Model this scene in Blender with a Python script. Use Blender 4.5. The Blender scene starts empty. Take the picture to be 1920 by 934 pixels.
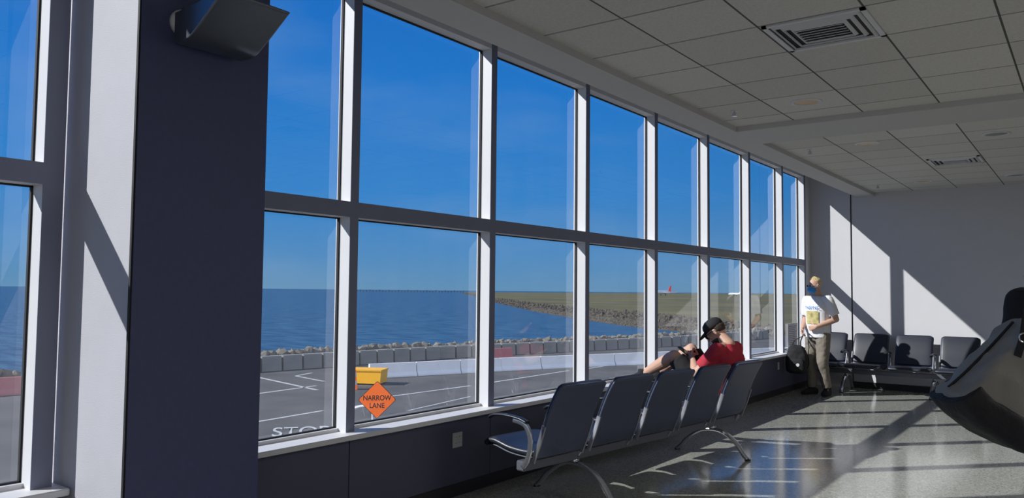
import bpy, bmesh, math, random
from mathutils import Vector, Matrix, Euler, noise
random.seed(7)
V=Vector
scene=bpy.context.scene
coll=scene.collection
try:
    scene.view_settings.view_transform='Standard'
    scene.view_settings.look='None'
except Exception as e: print(e)

# ------------------------------------------------------------------ materials
MC={}
def mat(name,col,rough=0.6,metal=0.0,var=0.08,vscale=6.0,bump=0.0,bscale=60.0,emit=None,estr=0,spec=0.5,coat=0):
    if name in MC: return MC[name]
    m=bpy.data.materials.new(name); m.use_nodes=True; nt=m.node_tree; N=nt.nodes; L=nt.links
    b=N['Principled BSDF']; b.inputs['Roughness'].default_value=rough; b.inputs['Metallic'].default_value=metal
    b.inputs['Specular IOR Level'].default_value=spec
    b.inputs['Coat Weight'].default_value=coat
    tc=N.new('ShaderNodeTexCoord'); nz=N.new('ShaderNodeTexNoise'); nz.inputs['Scale'].default_value=vscale; nz.inputs['Detail'].default_value=4
    L.new(tc.outputs['Object'],nz.inputs['Vector'])
    mx=N.new('ShaderNodeMix'); mx.data_type='RGBA'
    c=V(col[:3]); 
    mx.inputs[6].default_value=(*(c*(1-var)),1); mx.inputs[7].default_value=(*[min(1,x) for x in c*(1+var)],1)
    L.new(nz.outputs['Fac'],mx.inputs[0]); L.new(mx.outputs[2],b.inputs['Base Color'])
    if bump>0:
        n2=N.new('ShaderNodeTexNoise'); n2.inputs['Scale'].default_value=bscale; L.new(tc.outputs['Object'],n2.inputs['Vector'])
        bp=N.new('ShaderNodeBump'); bp.inputs['Strength'].default_value=bump; bp.inputs['Distance'].default_value=0.01
        L.new(n2.outputs['Fac'],bp.inputs['Height']); L.new(bp.outputs[0],b.inputs['Normal'])
    if emit:
        b.inputs['Emission Color'].default_value=(*emit,1); b.inputs['Emission Strength'].default_value=estr
    MC[name]=m; return m
def s2l(r,g,b):
    f=lambda c:(c/255/12.92) if c/255<=.04045 else ((c/255+.055)/1.055)**2.4
    return (f(r),f(g),f(b))

M_white=mat('painted_white_metal',(.70,.70,.72),.45,var=.03)
M_inner_shade=mat('inner_face_shade',(.19,.205,.29),.5,var=.05)  # shade of the backlit inner frame faces, put into the colour
M_wall=mat('painted_wall',(.58,.58,.61),.7,var=.03,bump=.15,bscale=200)
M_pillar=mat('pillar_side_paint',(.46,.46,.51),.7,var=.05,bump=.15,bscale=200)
M_soffit=mat('soffit_paint',(.56,.55,.54),.7,var=.03)
M_panel=mat('dark_wall_panel',(.085,.088,.145),.5,var=.12,vscale=3)
M_colpanel=mat('pillar_panel',(.06,.070,.165),.55,var=.12,vscale=40,bump=.1,bscale=300)
M_gap=mat('dark_joint',(.01,.01,.012),.7)
M_base=mat('baseboard_rubber',(.02,.02,.025),.5)
M_alu=mat('brushed_aluminium',(.42,.43,.48),.35,metal=.85,var=.05,vscale=30)
M_beam=mat('grey_painted_steel',(.13,.14,.17),.4,metal=.3,var=.05,vscale=30)
M_chrome=mat('polished_aluminium',(.62,.64,.68),.2,metal=.9,var=.03)
M_black=mat('black_vinyl',(.016,.02,.034),.38,var=.2,bump=.1,bscale=150)
M_shell=mat('seat_back_shell',(.062,.075,.13),.4,var=.1,bump=.08,bscale=180)
M_blackplastic=mat('black_plastic',(.012,.012,.015),.35)
M_skin=mat('skin',(.56,.34,.25),.55,var=.06,vscale=15)
M_red=mat('red_cotton',(.42,.022,.045),.85,var=.15,vscale=25,bump=.2,bscale=90)
M_shirt=mat('white_cotton',(.74,.74,.76),.85,var=.04,vscale=20,bump=.25,bscale=30)
M_khaki=mat('khaki_cotton',(.20,.175,.145),.85,var=.15,vscale=20,bump=.3,bscale=40)
M_dark=mat('black_cotton',(.014,.014,.017),.85,var=.2,vscale=20,bump=.2,bscale=60)
M_greytr=mat('grey_trouser',(.10,.10,.11),.85,var=.15,vscale=20)
M_blond=mat('blond_hair',(.62,.50,.26),.8,var=.35,vscale=120,bump=.7,bscale=200)
M_brown=mat('brown_hair',(.05,.03,.02),.7,var=.3,vscale=90,bump=.5,bscale=150)
M_blue=mat('blue_mask_fabric',(.03,.28,.72),.7)
M_lens=mat('dark_lens',(.01,.01,.015),.1)
M_olive=mat('olive_grey_canvas',(.30,.29,.265),.6,var=.2,vscale=7,bump=.5,bscale=220,spec=.3)
M_leather=mat('black_leather',(.018,.018,.022),.6,var=.2,vscale=20,bump=.4,bscale=60,spec=.3)
M_eye=mat('eye',(.7,.7,.7),.2)
M_lip=mat('lip',(.4,.14,.12),.5)
M_orange=mat('orange_sheeting',(.95,.17,.01),.5,var=.02,emit=(1,.14,.004),estr=.45)  # emission added to brighten the backlit orange faces
M_orred=mat('red_barrier_plastic',(.50,.17,.16),.7)
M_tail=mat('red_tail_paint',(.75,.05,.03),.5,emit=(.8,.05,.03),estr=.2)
M_conc=mat('barrier_concrete',(.85,.83,.78),.85,var=.08,vscale=2)
M_block=mat('bluegrey_concrete',(.24,.235,.21),.85,var=.25,vscale=1.2)
M_rock=mat('riprap_rock',(.17,.155,.125),.9,var=.6,vscale=.8)
M_rock2=mat('shore_rock',(.075,.062,.045),.9,var=.6,vscale=.3)
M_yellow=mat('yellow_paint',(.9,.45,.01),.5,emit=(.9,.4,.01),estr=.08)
M_line=mat('road_paint',(.48,.48,.46),.7,var=.15)
M_ink=mat('ink_black',(.01,.01,.01),.6)
M_planew=mat('aircraft_white',(.75,.75,.75),.4)
M_timber=mat('weathered_timber',(.10,.12,.15),.9)

def rawmat(name):
    m=bpy.data.materials.new(name); m.use_nodes=True; return m,m.node_tree,m.node_tree.nodes,m.node_tree.links
def MN(N,L):
    def M(op,a,bv=None,c=None):
        n=N.new('ShaderNodeMath'); n.operation=op
        for i,x in enumerate((a,bv,c)):
            if x is None: continue
            if isinstance(x,(int,float)): n.inputs[i].default_value=x
            else: L.new(x,n.inputs[i])
        return n.outputs[0]
    return M
def ceil_mat():
    m,nt,N,L=rawmat('ceiling_tile'); b=N['Principled BSDF']; b.inputs['Roughness'].default_value=.9; b.inputs['Specular IOR Level'].default_value=.1
    g=N.new('ShaderNodeNewGeometry'); sp=N.new('ShaderNodeSeparateXYZ'); L.new(g.outputs['Position'],sp.inputs[0])
    M=MN(N,L)
    def line(sock,off,w):
        a=M('SUBTRACT',sock,off); q=M('DIVIDE',a,.615); f=M('FRACT',q); d=M('SUBTRACT',f,.5); ab=M('ABSOLUTE',d)
        return M('GREATER_THAN',ab,.5-w/.615/2)
    lx=line(sp.outputs[0],1.583,.013); ly=line(sp.outputs[1],4.126,.018)
    lx2=M('MULTIPLY',lx,.9); ly2=M('MULTIPLY',ly,.6); mxx=M('MAXIMUM',lx2,ly2)
    fx=M('FLOOR',M('DIVIDE',M('SUBTRACT',sp.outputs[0],1.583),.615)); fy=M('FLOOR',M('DIVIDE',M('SUBTRACT',sp.outputs[1],4.126),.615))
    cb=N.new('ShaderNodeCombineXYZ'); L.new(fx,cb.inputs[0]); L.new(fy,cb.inputs[1])
    wn=N.new('ShaderNodeTexWhiteNoise'); L.new(cb.outputs[0],wn.inputs['Vector'])
    t=N.new('ShaderNodeMix'); t.data_type='RGBA'; t.inputs[6].default_value=(.74,.72,.68,1); t.inputs[7].default_value=(.84,.82,.78,1); L.new(wn.outputs['Value'],t.inputs[0])
    nz=N.new('ShaderNodeTexNoise'); nz.inputs['Scale'].default_value=60; nz.inputs['Detail'].default_value=6; L.new(g.outputs['Position'],nz.inputs['Vector'])
    t2=N.new('ShaderNodeMix'); t2.data_type='RGBA'; t2.blend_type='MULTIPLY'; t2.inputs[0].default_value=.3; L.new(t.outputs[2],t2.inputs[6]); L.new(nz.outputs['Fac'],t2.inputs[7])
    k=N.new('ShaderNodeMix'); k.data_type='RGBA'; L.new(mxx,k.inputs[0]); L.new(t2.outputs[2],k.inputs[6]); k.inputs[7].default_value=(.06,.06,.06,1)
    L.new(k.outputs[2],b.inputs['Base Color']); return m
M_ceil=ceil_mat()
def floor_mat():
    m,nt,N,L=rawmat('polished_terrazzo'); b=N['Principled BSDF']; b.inputs['Roughness'].default_value=.13; b.inputs['Specular IOR Level'].default_value=.5
    g=N.new('ShaderNodeNewGeometry')
    v=N.new('ShaderNodeTexVoronoi'); v.inputs['Scale'].default_value=90; L.new(g.outputs['Position'],v.inputs['Vector'])
    r=N.new('ShaderNodeValToRGB'); L.new(v.outputs['Color'],r.inputs[0])
    r.color_ramp.elements[0].color=(.20,.205,.19,1); r.color_ramp.elements[1].color=(.52,.52,.475,1)
    e=r.color_ramp.elements.new(.45); e.color=(.34,.345,.31,1)
    n=N.new('ShaderNodeTexNoise'); n.inputs['Scale'].default_value=1.5; L.new(g.outputs['Position'],n.inputs['Vector'])
    mx=N.new('ShaderNodeMix'); mx.data_type='RGBA'; mx.blend_type='MULTIPLY'; mx.inputs[0].default_value=.2
    L.new(r.outputs[0],mx.inputs[6]); L.new(n.outputs['Fac'],mx.inputs[7]); L.new(mx.outputs[2],b.inputs['Base Color'])
    return m
M_floor=floor_mat()
def glass_mat():
    m,nt,N,L=rawmat('window_glass'); N.remove(N['Principled BSDF']); o=N['Material Output']
    t=N.new('ShaderNodeBsdfTransparent'); t.inputs[0].default_value=(.90,.94,.97,1)
    gl=N.new('ShaderNodeBsdfGlossy'); gl.inputs['Roughness'].default_value=.015
    g=N.new('ShaderNodeNewGeometry'); d=N.new('ShaderNodeVectorMath'); d.operation='DOT_PRODUCT'; L.new(g.outputs['Normal'],d.inputs[0]); L.new(g.outputs['Incoming'],d.inputs[1])
    M=MN(N,L); a=M('ABSOLUTE',d.outputs['Value']); q=M('SUBTRACT',1.0,a); q5=M('POWER',q,5.0); fac=M('MULTIPLY_ADD',q5,.85,.11)
    # faint dust film on the pane, vertical streaks, heavier low down
    mp=N.new('ShaderNodeMapping'); mp.inputs['Scale'].default_value=(1,5,.6); L.new(g.outputs['Position'],mp.inputs[0])
    nz=N.new('ShaderNodeTexNoise'); nz.inputs['Scale'].default_value=1.0; nz.inputs['Detail'].default_value=5; L.new(mp.outputs[0],nz.inputs[0])
    sp=N.new('ShaderNodeSeparateXYZ'); L.new(g.outputs['Position'],sp.inputs[0])
    low=M('MULTIPLY_ADD',sp.outputs[2],-.016,.058); hz=M('MULTIPLY',low,nz.outputs['Fac'])
    hz=M('MAXIMUM',hz,.004)
    df=N.new('ShaderNodeBsdfTranslucent'); df.inputs[0].default_value=(.85,.85,.85,1)
    x0=N.new('ShaderNodeMixShader'); L.new(hz,x0.inputs[0]); L.new(t.outputs[0],x0.inputs[1]); L.new(df.outputs[0],x0.inputs[2])
    x=N.new('ShaderNodeMixShader'); L.new(fac,x.inputs[0]); L.new(x0.outputs[0],x.inputs[1]); L.new(gl.outputs[0],x.inputs[2]); L.new(x.outputs[0],o.inputs[0]); return m
M_glass=glass_mat()
def sea_mat():
    m,nt,N,L=rawmat('sea_water'); b=N['Principled BSDF']; b.inputs['Roughness'].default_value=.4; b.inputs['Specular IOR Level'].default_value=.3
    g=N.new('ShaderNodeNewGeometry'); mp=N.new('ShaderNodeMapping'); L.new(g.outputs['Position'],mp.inputs[0])
    mp.inputs['Rotation'].default_value=(0,0,.6); mp.inputs['Scale'].default_value=(.15,.5,1)
    nz=N.new('ShaderNodeTexNoise'); nz.inputs['Scale'].default_value=1; nz.inputs['Detail'].default_value=10; nz.inputs['Roughness'].default_value=.65; L.new(mp.outputs[0],nz.inputs[0])
    r=N.new('ShaderNodeValToRGB'); L.new(nz.outputs['Fac'],r.inputs[0]); r.color_ramp.elements[0].position=.38; r.color_ramp.elements[1].position=.64
    r.color_ramp.elements[0].color=(.008,.042,.095,1); r.color_ramp.elements[1].color=(.045,.13,.20,1)
    L.new(r.outputs[0],b.inputs['Base Color'])
    bp=N.new('ShaderNodeBump'); bp.inputs['Strength'].default_value=.8; bp.inputs['Distance'].default_value=.3; L.new(nz.outputs['Fac'],bp.inputs['Height']); L.new(bp.outputs[0],b.inputs['Normal'])
    return m
M_sea=sea_mat()
def ground_mat(name,c0,c1,sc,detail=8):
    m,nt,N,L=rawmat(name); b=N['Principled BSDF']; b.inputs['Roughness'].default_value=.9; b.inputs['Specular IOR Level'].default_value=.15
    g=N.new('ShaderNodeNewGeometry'); nz=N.new('ShaderNodeTexNoise'); nz.inputs['Scale'].default_value=sc; nz.inputs['Detail'].default_value=detail; L.new(g.outputs['Position'],nz.inputs[0])
    r=N.new('ShaderNodeValToRGB'); L.new(nz.outputs['Fac'],r.inputs[0]); r.color_ramp.elements[0].position=.35; r.color_ramp.elements[1].position=.65
    r.color_ramp.elements[0].color=(*c0,1); r.color_ramp.elements[1].color=(*c1,1); L.new(r.outputs[0],b.inputs['Base Color']); return m
M_asph=ground_mat('asphalt',(.085,.085,.085),(.12,.118,.115),.3)
M_grass=ground_mat('dry_grass',(.07,.072,.028),(.16,.135,.06),.02)
M_shore=ground_mat('rocky_earth',(.022,.019,.015),(.07,.06,.042),.25)

# ------------------------------------------------------------------ helpers
def fin(o,name,m=None,parent=None,label=None,cat=None,kind=None,group=None,smooth=False):
    o.name=name
    if m is not None and hasattr(o.data,'materials') : 
        o.data.materials.clear(); o.data.materials.append(m)
    if parent is not None: o.parent=parent
    if label: o['label']=label
    if cat: o['category']=cat
    if kind: o['kind']=kind
    if group: o['group']=group
    if smooth:
        for p in o.data.polygons: p.use_smooth=True
    return o
def mesh_obj(name,bm,m=None,**k):
    bmesh.ops.recalc_face_normals(bm,faces=bm.faces)
    me=bpy.data.meshes.new(name); bm.to_mesh(me); bm.free()
    o=bpy.data.objects.new(name,me); coll.objects.link(o)
    return fin(o,name,m,**k)
def empty(name,loc=(0,0,0),rot=0,**k):
    o=bpy.data.objects.new(name,None); o.empty_display_size=.1; coll.objects.link(o); o.location=loc; o.rotation_euler=(0,0,rot)
    return fin(o,name,None,**k)
def bbox(bm,x0,x1,y0,y1,z0,z1):
    vs=[bm.verts.new((x,y,z)) for x in(x0,x1) for y in(y0,y1) for z in(z0,z1)]
    for f in((0,1,3,2),(4,6,7,5),(0,4,5,1),(2,3,7,6),(0,2,6,4),(1,5,7,3)): bm.faces.new([vs[i] for i in f])
def box(name,x0,x1,y0,y1,z0,z1,m,bev=0,**k):
    bm=bmesh.new(); bbox(bm,x0,x1,y0,y1,z0,z1)
    if bev>0: bmesh.ops.bevel(bm,geom=list(bm.edges),offset=bev,segments=2,affect='EDGES')
    return mesh_obj(name,bm,m,**k)
def rings(bm,R,caps=True):
    prev=None; first=None
    for r in R:
        vs=[bm.verts.new(p) for p in r]
        if prev:
            n=len(vs)
            for i in range(n): bm.faces.new((prev[i],prev[(i+1)%n],vs[(i+1)%n],vs[i]))
        else: first=vs
        prev=vs
    if caps: bm.faces.new(list(reversed(first))); bm.faces.new(prev)
def ering(c,a,b,rx,ry,n=20,pw=2.0):
    out=[]
    for i in range(n):
        t=2*math.pi*i/n; ct,st=math.cos(t),math.sin(t)
        x=math.copysign(abs(ct)**(2/pw),ct); y=math.copysign(abs(st)**(2/pw),st)
        out.append(V(c)+a*(x*rx)+b*(y*ry))
    return out
def perp(d):
    d=d.normalized(); h=V((0,0,1)) if abs(d.z)<.9 else V((1,0,0))
    a=d.cross(h).normalized(); return a,d.cross(a).normalized()
def cone(bm,p0,p1,r0,r1,n=14):
    p0=V(p0);p1=V(p1); a,b=perp(p1-p0)
    rings(bm,[ering(p0,a,b,r0,r0,n),ering(p1,a,b,r1,r1,n)])
def ell(bm,c,ax,ay,az,n=14,m=8):
    c=V(c); R=[]
    for j in range(m+1):
        t=math.pi*(j+.0)/m; t=min(max(t,.08),math.pi-.08)
        R.append(ering(c+az*(-math.cos(t)),ax,ay,math.sin(t),math.sin(t),n))
    rings(bm,R)
def ball(bm,c,r): ell(bm,c,V((r,0,0)),V((0,r,0)),V((0,0,r)))
def cap(bm,p0,p1,r0,r1):
    cone(bm,p0,p1,r0,r1); ball(bm,p0,r0); ball(bm,p1,r1)
def spline(P,n=8):
    P=[V(p) for p in P]; out=[]
    for i in range(len(P)-1):
        p0=P[max(i-1,0)];p1=P[i];p2=P[i+1];p3=P[min(i+2,len(P)-1)]
        for j in range(n):
            t=j/n; out.append(.5*((2*p1)+(p2-p0)*t+(2*p0-5*p1+4*p2-p3)*t*t+(3*p1-p0-3*p2+p3)*t**3))
    out.append(P[-1]); return out
def tube(bm,P,r,n=8,r1=None):
    R=[]; L=len(P)
    for i,p in enumerate(P):
        d=(P[min(i+1,L-1)]-P[max(i-1,0)]); a,b=perp(d)
        rr=r if r1 is None else r+(r1-r)*i/(L-1)
        R.append(ering(p,a,b,rr,rr,n))
    rings(bm,R)
def sweep(bm,P,side,w,th,pw=5,n=16,wf=None):
    R=[];L=len(P)
    for i,p in enumerate(P):
        d=(P[min(i+1,L-1)]-P[max(i-1,0)]).normalized(); nrm=d.cross(side).normalized()
        ww=w*(wf(i/(L-1)) if wf else 1); tt=th
        R.append(ering(p,side,nrm,ww/2,tt/2,n,pw))
    rings(bm,R)
def remesh(name,bm,vox,m,sm=3,wr=0,ws=8,**k):
    o=mesh_obj(name,bm,m)
    md=o.modifiers.new('r','REMESH'); md.mode='VOXEL'; md.voxel_size=vox
    if sm: s=o.modifiers.new('s','SMOOTH'); s.iterations=sm; s.factor=.5
    dg=bpy.context.evaluated_depsgraph_get(); me=bpy.data.meshes.new_from_object(o.evaluated_get(dg))
    o.modifiers.clear(); old=o.data; o.data=me; bpy.data.meshes.remove(old)
    if wr:
        nn=[v.normal.copy() for v in me.vertices]
        for v,n_ in zip(me.vertices,nn): v.co+=n_*wr*(noise.noise(V((v.co.x*ws,v.co.y*ws,v.co.z*ws*.7)))+.5*noise.noise(v.co*ws*2.3))
    return fin(o,name,m,smooth=True,**k)
def textmesh(s,size,offset=0):
    c=bpy.data.curves.new('t','FONT'); c.body=s; c.size=size; c.align_x='CENTER'; c.align_y='CENTER'; c.offset=offset
    o=bpy.data.objects.new('t',c); coll.objects.link(o); dg=bpy.context.evaluated_depsgraph_get()
    me=bpy.data.meshes.new_from_object(o.evaluated_get(dg)); bpy.data.objects.remove(o); return me
def text(name,s,M,m,size=1,offset=0,**k):
    me=textmesh(s,size,offset)
    me.transform(M); o=bpy.data.objects.new(name,me); coll.objects.link(o); return fin(o,name,m,**k)
def basis(o,x,y,z):
    return Matrix(((x[0],y[0],z[0],o[0]),(x[1],y[1],z[1],o[1]),(x[2],y[2],z[2],o[2]),(0,0,0,1)))

# ------------------------------------------------------------------ camera
A=math.radians(36.5); SA,CA=math.sin(A),math.cos(A); F=1470.0
CAM=V((3.83,0,1.52)); pit=math.atan(78.6/F); rol=.0095
fw=V((-SA*math.cos(pit),CA*math.cos(pit),math.sin(pit))); rt=V((CA,SA,0)); up=rt.cross(fw)
rt2=rt*math.cos(rol)+up*math.sin(rol); up2=up*math.cos(rol)-rt*math.sin(rol)
cd=bpy.data.cameras.new('camera'); cam=bpy.data.objects.new('camera',cd); coll.objects.link(cam)
cd.sensor_width=36; cd.lens=F/1920*36; cd.clip_end=60000; cd.clip_start=.05
cam.matrix_world=basis(CAM,rt2,up2,-fw); scene.camera=cam
def at(px,depth,z=0.0):
    u=(px-960)/F; return V((CAM.x+depth*(u*CA-SA), depth*(u*SA+CA), z))

# ------------------------------------------------------------------ room
YF=13.7; YB=-5; XR=9.5; ZH=3.46
box('floor',-.13,XR,YB,YF+.2,-.2,0,M_floor,kind='structure')
CZ=3.17; SZ=3.12
box('ceiling',1.02,XR,YB,7.53,CZ,CZ+.05,M_ceil,kind='structure')
box('ceiling_far',1.02,XR,8.29,YF,CZ,CZ+.05,M_ceil,kind='structure')
box('ceiling_roof',-.3,XR+.2,YB-.2,YF+.2,3.85,4.0,M_soffit,kind='structure')
box('trim_1',.735,1.02,YB,YF,SZ,3.85,M_soffit,kind='structure')
box('trim_2',1.02,XR,7.53,8.29,SZ,3.85,M_soffit,kind='structure')
box('wall_far',.66,XR,YF,YF+.2,0,3.85,M_wall,kind='structure')
box('wall_far_panel',-.13,.645,YF-.02,YF+.2,0,3.85,M_wall,kind='structure')
box('trim_3',.645,.66,YF-.005,YF+.1,0,3.85,M_gap,kind='structure')
box('baseboard_far',.66,XR,YF-.012,YF,0,.10,M_base,kind='structure')
box('wall_right',XR,XR+.2,YB,YF,0,3.85,M_wall,kind='structure')
box('wall_back',-.13,XR,YB-.2,YB,0,3.85,M_wall,kind='structure')
edges=[-5,-4.23,-2.77,-1.31,.15,1.707]
edges2=[2.347,3.455,4.913,6.371,7.829,9.287,10.745,12.203,YF-.02]
bm=bmesh.new(); 
for E in(edges,edges2):
    for a,b in zip(E[:-1],E[1:]): bbox(bm,-.13,0,a+.004,b-.004,0,.58)
bbox(bm,-.12,-.012,-5,YF-.02,0,.58)
mesh_obj('wall_left',bm,M_panel,kind='structure')
box('wall_left_header',-.13,0,YB,YF-.02,ZH+.06,3.85,M_white,kind='structure')
box('baseboard_left',0,.012,2.347,YF-.02,0,.09,M_base,kind='structure')
box('trim_4',-.16,.10,YB,1.707,.58,.612,M_white,kind='structure',bev=.004)
box('trim_5',-.16,.10,2.347,YF-.02,.58,.612,M_white,kind='structure',bev=.004)
def window(i,y0,y1,left,right):
    bm=bmesh.new(); w=.07
    ya=y0; yb=y1
    if left: bbox(bm,-.13,0,y0,y0+left,.612,ZH+.06); ya=y0+left
    if right: bbox(bm,-.13,0,y1-right,y1,.612,ZH+.06); yb=y1-right
    bbox(bm,-.13,0,ya,yb,1.985,2.085)
    bbox(bm,-.13,0,ya,yb,ZH,ZH+.06)
    bbox(bm,-.13,-.07,ya,yb,.612,.632)
    o=mesh_obj('window_%d'%i,bm,M_white,kind='structure')
    g=bmesh.new(); bbox(g,0,.004,ya,yb,1.985,2.085)  # thin strips added to darken the room-facing side of the white frame
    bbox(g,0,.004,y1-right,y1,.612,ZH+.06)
    mesh_obj('inner_shade_strip',g,M_inner_shade,parent=o,label='slate strips painting the shade on inner frame faces')
    g=bmesh.new()
    for z0,z1 in((.632,1.985),(2.085,ZH)):
        t=.008
        for q in((ya,ya+t,z0,z1),(yb-t,yb,z0,z1),(ya,yb,z0,z0+t),(ya,yb,z1-t,z1)): bbox(g,-.115,-.095,*q)
    mesh_obj('gasket',g,M_gap,parent=o)
    g=bmesh.new()
    for z0,z1 in((.632,1.985),(2.085,ZH)):
        g.faces.new([g.verts.new(p) for p in((-.105,ya,z0),(-.105,yb,z0),(-.105,yb,z1),(-.105,ya,z1))])
    mesh_obj('glass',g,M_glass,parent=o,label='clear window glass')
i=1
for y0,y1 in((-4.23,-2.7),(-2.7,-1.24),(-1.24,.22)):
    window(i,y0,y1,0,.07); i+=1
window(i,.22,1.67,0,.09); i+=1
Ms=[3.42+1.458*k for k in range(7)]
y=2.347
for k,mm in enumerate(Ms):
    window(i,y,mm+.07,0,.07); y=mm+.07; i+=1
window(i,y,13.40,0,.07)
box('wall_left_return',-.13,0,13.40,YF-.02,.58,3.85,M_white,kind='structure')
box('wall_left_end',-.13,0,YB,-4.23,.58,3.85,M_wall,kind='structure')
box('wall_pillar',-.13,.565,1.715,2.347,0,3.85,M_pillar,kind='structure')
box('trim_6',.565,.58,1.707,2.352,0,3.85,M_colpanel,kind='structure')
box('trim_7',.56,.575,1.700,1.716,0,3.85,M_gap,kind='structure')

# ------------------------------------------------------------------ ceiling fixtures
def diffuser(x,y,s,lab):
    e=empty('air_vent',(x,y,CZ),label=lab,cat='air vent')
    bm=bmesh.new()
    for k in range(3):
        a=s-.035-k*.05; b=a-.02
        R=[[(sx*a,sy*a,.0-.004*k) for sx,sy in((-1,-1),(1,-1),(1,1),(-1,1))],[(sx*b,sy*b,-.02) for sx,sy in((-1,-1),(1,-1),(1,1),(-1,1))]]
        R=[[V(p) for p in r] for r in R]
        rings(bm,R+[[V((p[0]*.985,p[1]*.985,p[2]+.012)) for p in R[1]],[V((p[0]*.985,p[1]*.985,p[2]+.012)) for p in R[0]],R[0]],caps=False)
    for (x0,x1,y0,y1) in((-s,s,-s,-s+.03),(-s,s,s-.03,s),(-s,-s+.03,-s,s),(s-.03,s,-s,s)): bbox(bm,x0,x1,y0,y1,-.012,.002)
    mesh_obj('frame',bm,M_white,parent=e)
    q=s-.16
    for k in range(6):
        bm=bmesh.new()
        yy=-q+.02+k*(2*q-.04)/5; rings(bm,[[V((-q,yy-.018,-.022)),V((-q,yy+.018,.0)),V((-q,yy+.022,-.002)),V((-q,yy-.014,-.024))],[V((q,yy-.018,-.022)),V((q,yy+.018,.0)),V((q,yy+.022,-.002)),V((q,yy-.014,-.024))]])
        mesh_obj('louvre',bm,M_white,parent=e)
    box('duct',-s+.03,s-.03,-s+.03,s-.03,-.003,-.001,M_gap,parent=e)
    return e
diffuser(2.5185,5.0485,.30,'square white metal air diffuser set in the ceiling grid')
diffuser(2.52,10.9,.28,'small white metal air vent in far ceiling bay')
def ring_fix(name,x,y,r,emat,lab,cat):
    e=empty(name,(x,y,CZ),label=lab,cat=cat)
    bm=bmesh.new(); R=[]
    for rr,z in((r,.002),(r,-.008),(r-.02,-.012),(r-.03,-.004),(r-.03,.002)): R.append(ering(V((0,0,z)),V((1,0,0)),V((0,1,0)),rr,rr,28))
    rings(bm,R,caps=False); mesh_obj('trim_ring',bm,M_white,parent=e,smooth=True)
    bm=bmesh.new(); rings(bm,[ering(V((0,0,z)),V((1,0,0)),V((0,1,0)),r-.03,r-.03,28) for z in(-.004,.001)]); mesh_obj('lens',bm,emat,parent=e)
M_lamp=mat('lamp_lens',(.28,.18,.09),.4,emit=(1,.75,.4),estr=.05)
M_spk=mat('speaker_grille',(.3,.3,.3),.7)
for x,y in((1.89,6.86),(1.89,9.12),(1.89,12.62)): ring_fix('recessed_downlight',x,y,.13,M_lamp,'round recessed ceiling downlight with white trim ring','light')
for x,y in((3.08,9.3),(3.03,12.65)): ring_fix('ceiling_speaker',x,y,.13,M_spk,'round grey ceiling speaker grille','speaker')
for x,y in((1.265,6.83),(1.27,9.17),(1.27,12.7)):
    e=empty('fire_sprinkler',(x,y,CZ),label='small chrome fire sprinkler hanging from ceiling tile',cat='sprinkler')
    bm=bmesh.new(); cone(bm,(0,0,.006),(0,0,-.008),.035,.03); mesh_obj('escutcheon',bm,M_white,parent=e)
    bm=bmesh.new(); cone(bm,(0,0,.004),(0,0,-.05),.01,.008); cone(bm,(0,0,-.05),(0,0,-.054),.025,.025)
    tube(bm,spline([(-.006,0,-.02),(-.018,0,-.03),(-.006,0,-.05)],4),.003,6); tube(bm,spline([(.006,0,-.02),(.018,0,-.03),(.006,0,-.05)],4),.003,6); mesh_obj('sprinkler_head',bm,M_chrome,parent=e)
M_fill_glow=mat('fill_panel_glow',(.8,.8,.78),.5,emit=(1,.97,.92),estr=.4)  # glow for the added fill panels
for yy in(-2.8,6.2):  # unseen panels added to brighten the room
    e=empty('added_fill_panel',(6.8,yy,CZ),label='large glowing ceiling panel added out of view as fill light',cat='light',group='added fill light panels')
    bm=bmesh.new()
    for q in((-1.0,1.0,-1.05,-1.0),(-1.0,1.0,1.0,1.05),(-1.05,-1.0,-1.05,1.05),(1.0,1.05,-1.05,1.05)): bbox(bm,*q,-.03,.002)
    mesh_obj('frame',bm,M_white,parent=e)
    box('fill_glow_sheet',-1.0,1.0,-1.0,1.0,-.012,.001,M_fill_glow,parent=e)
    la=bpy.data.lights.new('lamp','AREA'); la.shape='RECTANGLE'; la.size=1.9; la.size_y=1.9; la.energy=88; la.color=(1,.96,.92)  # area lamp added as interior fill
    lo=bpy.data.objects.new('lamp',la); coll.objects.link(lo); lo.parent=e; lo.location=(0,0,-.02)

# wall sconce
e=empty('wall_sconce',(.58,2.01,2.68),label='dark angular metal uplight sconce mounted on the dark pillar',cat='wall lamp')
M_sconce=mat('sconce_metal',(.15,.165,.20),.28,metal=.7)
prof=spline([(.03,0,-.08),(.10,0,-.082),(.16,0,-.068),(.27,0,.0),(.385,0,.077)],6)
bm=bmesh.new(); sweep(bm,prof,V((0,1,0)),.34,.010,pw=10); mesh_obj('curved_shade',bm,M_sconce,parent=e,smooth=True)
for yy in(-.17,.158):
    bm=bmesh.new(); pts=[p.copy() for p in prof]+[V((.20,0,.06)),V((.03,0,.05))]
    rings(bm,[[V((p.x,yy,p.z)) for p in pts],[V((p.x,yy+.012,p.z)) for p in pts]]); mesh_obj('end_plate',bm,M_sconce,parent=e)
bm=bmesh.new(); rings(bm,[ering(V((x,-.12,.02)),V((0,1,0)),V((0,0,1)),r,r,20) for x,r in((0,.06),(.02,.06),(.035,.045),(.10,.04))]); mesh_obj('mounting_disc',bm,M_wall,parent=e,smooth=True)
box('back_box',0,.035,-.13,.13,-.07,.09,M_sconce,parent=e,bev=.006)

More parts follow.
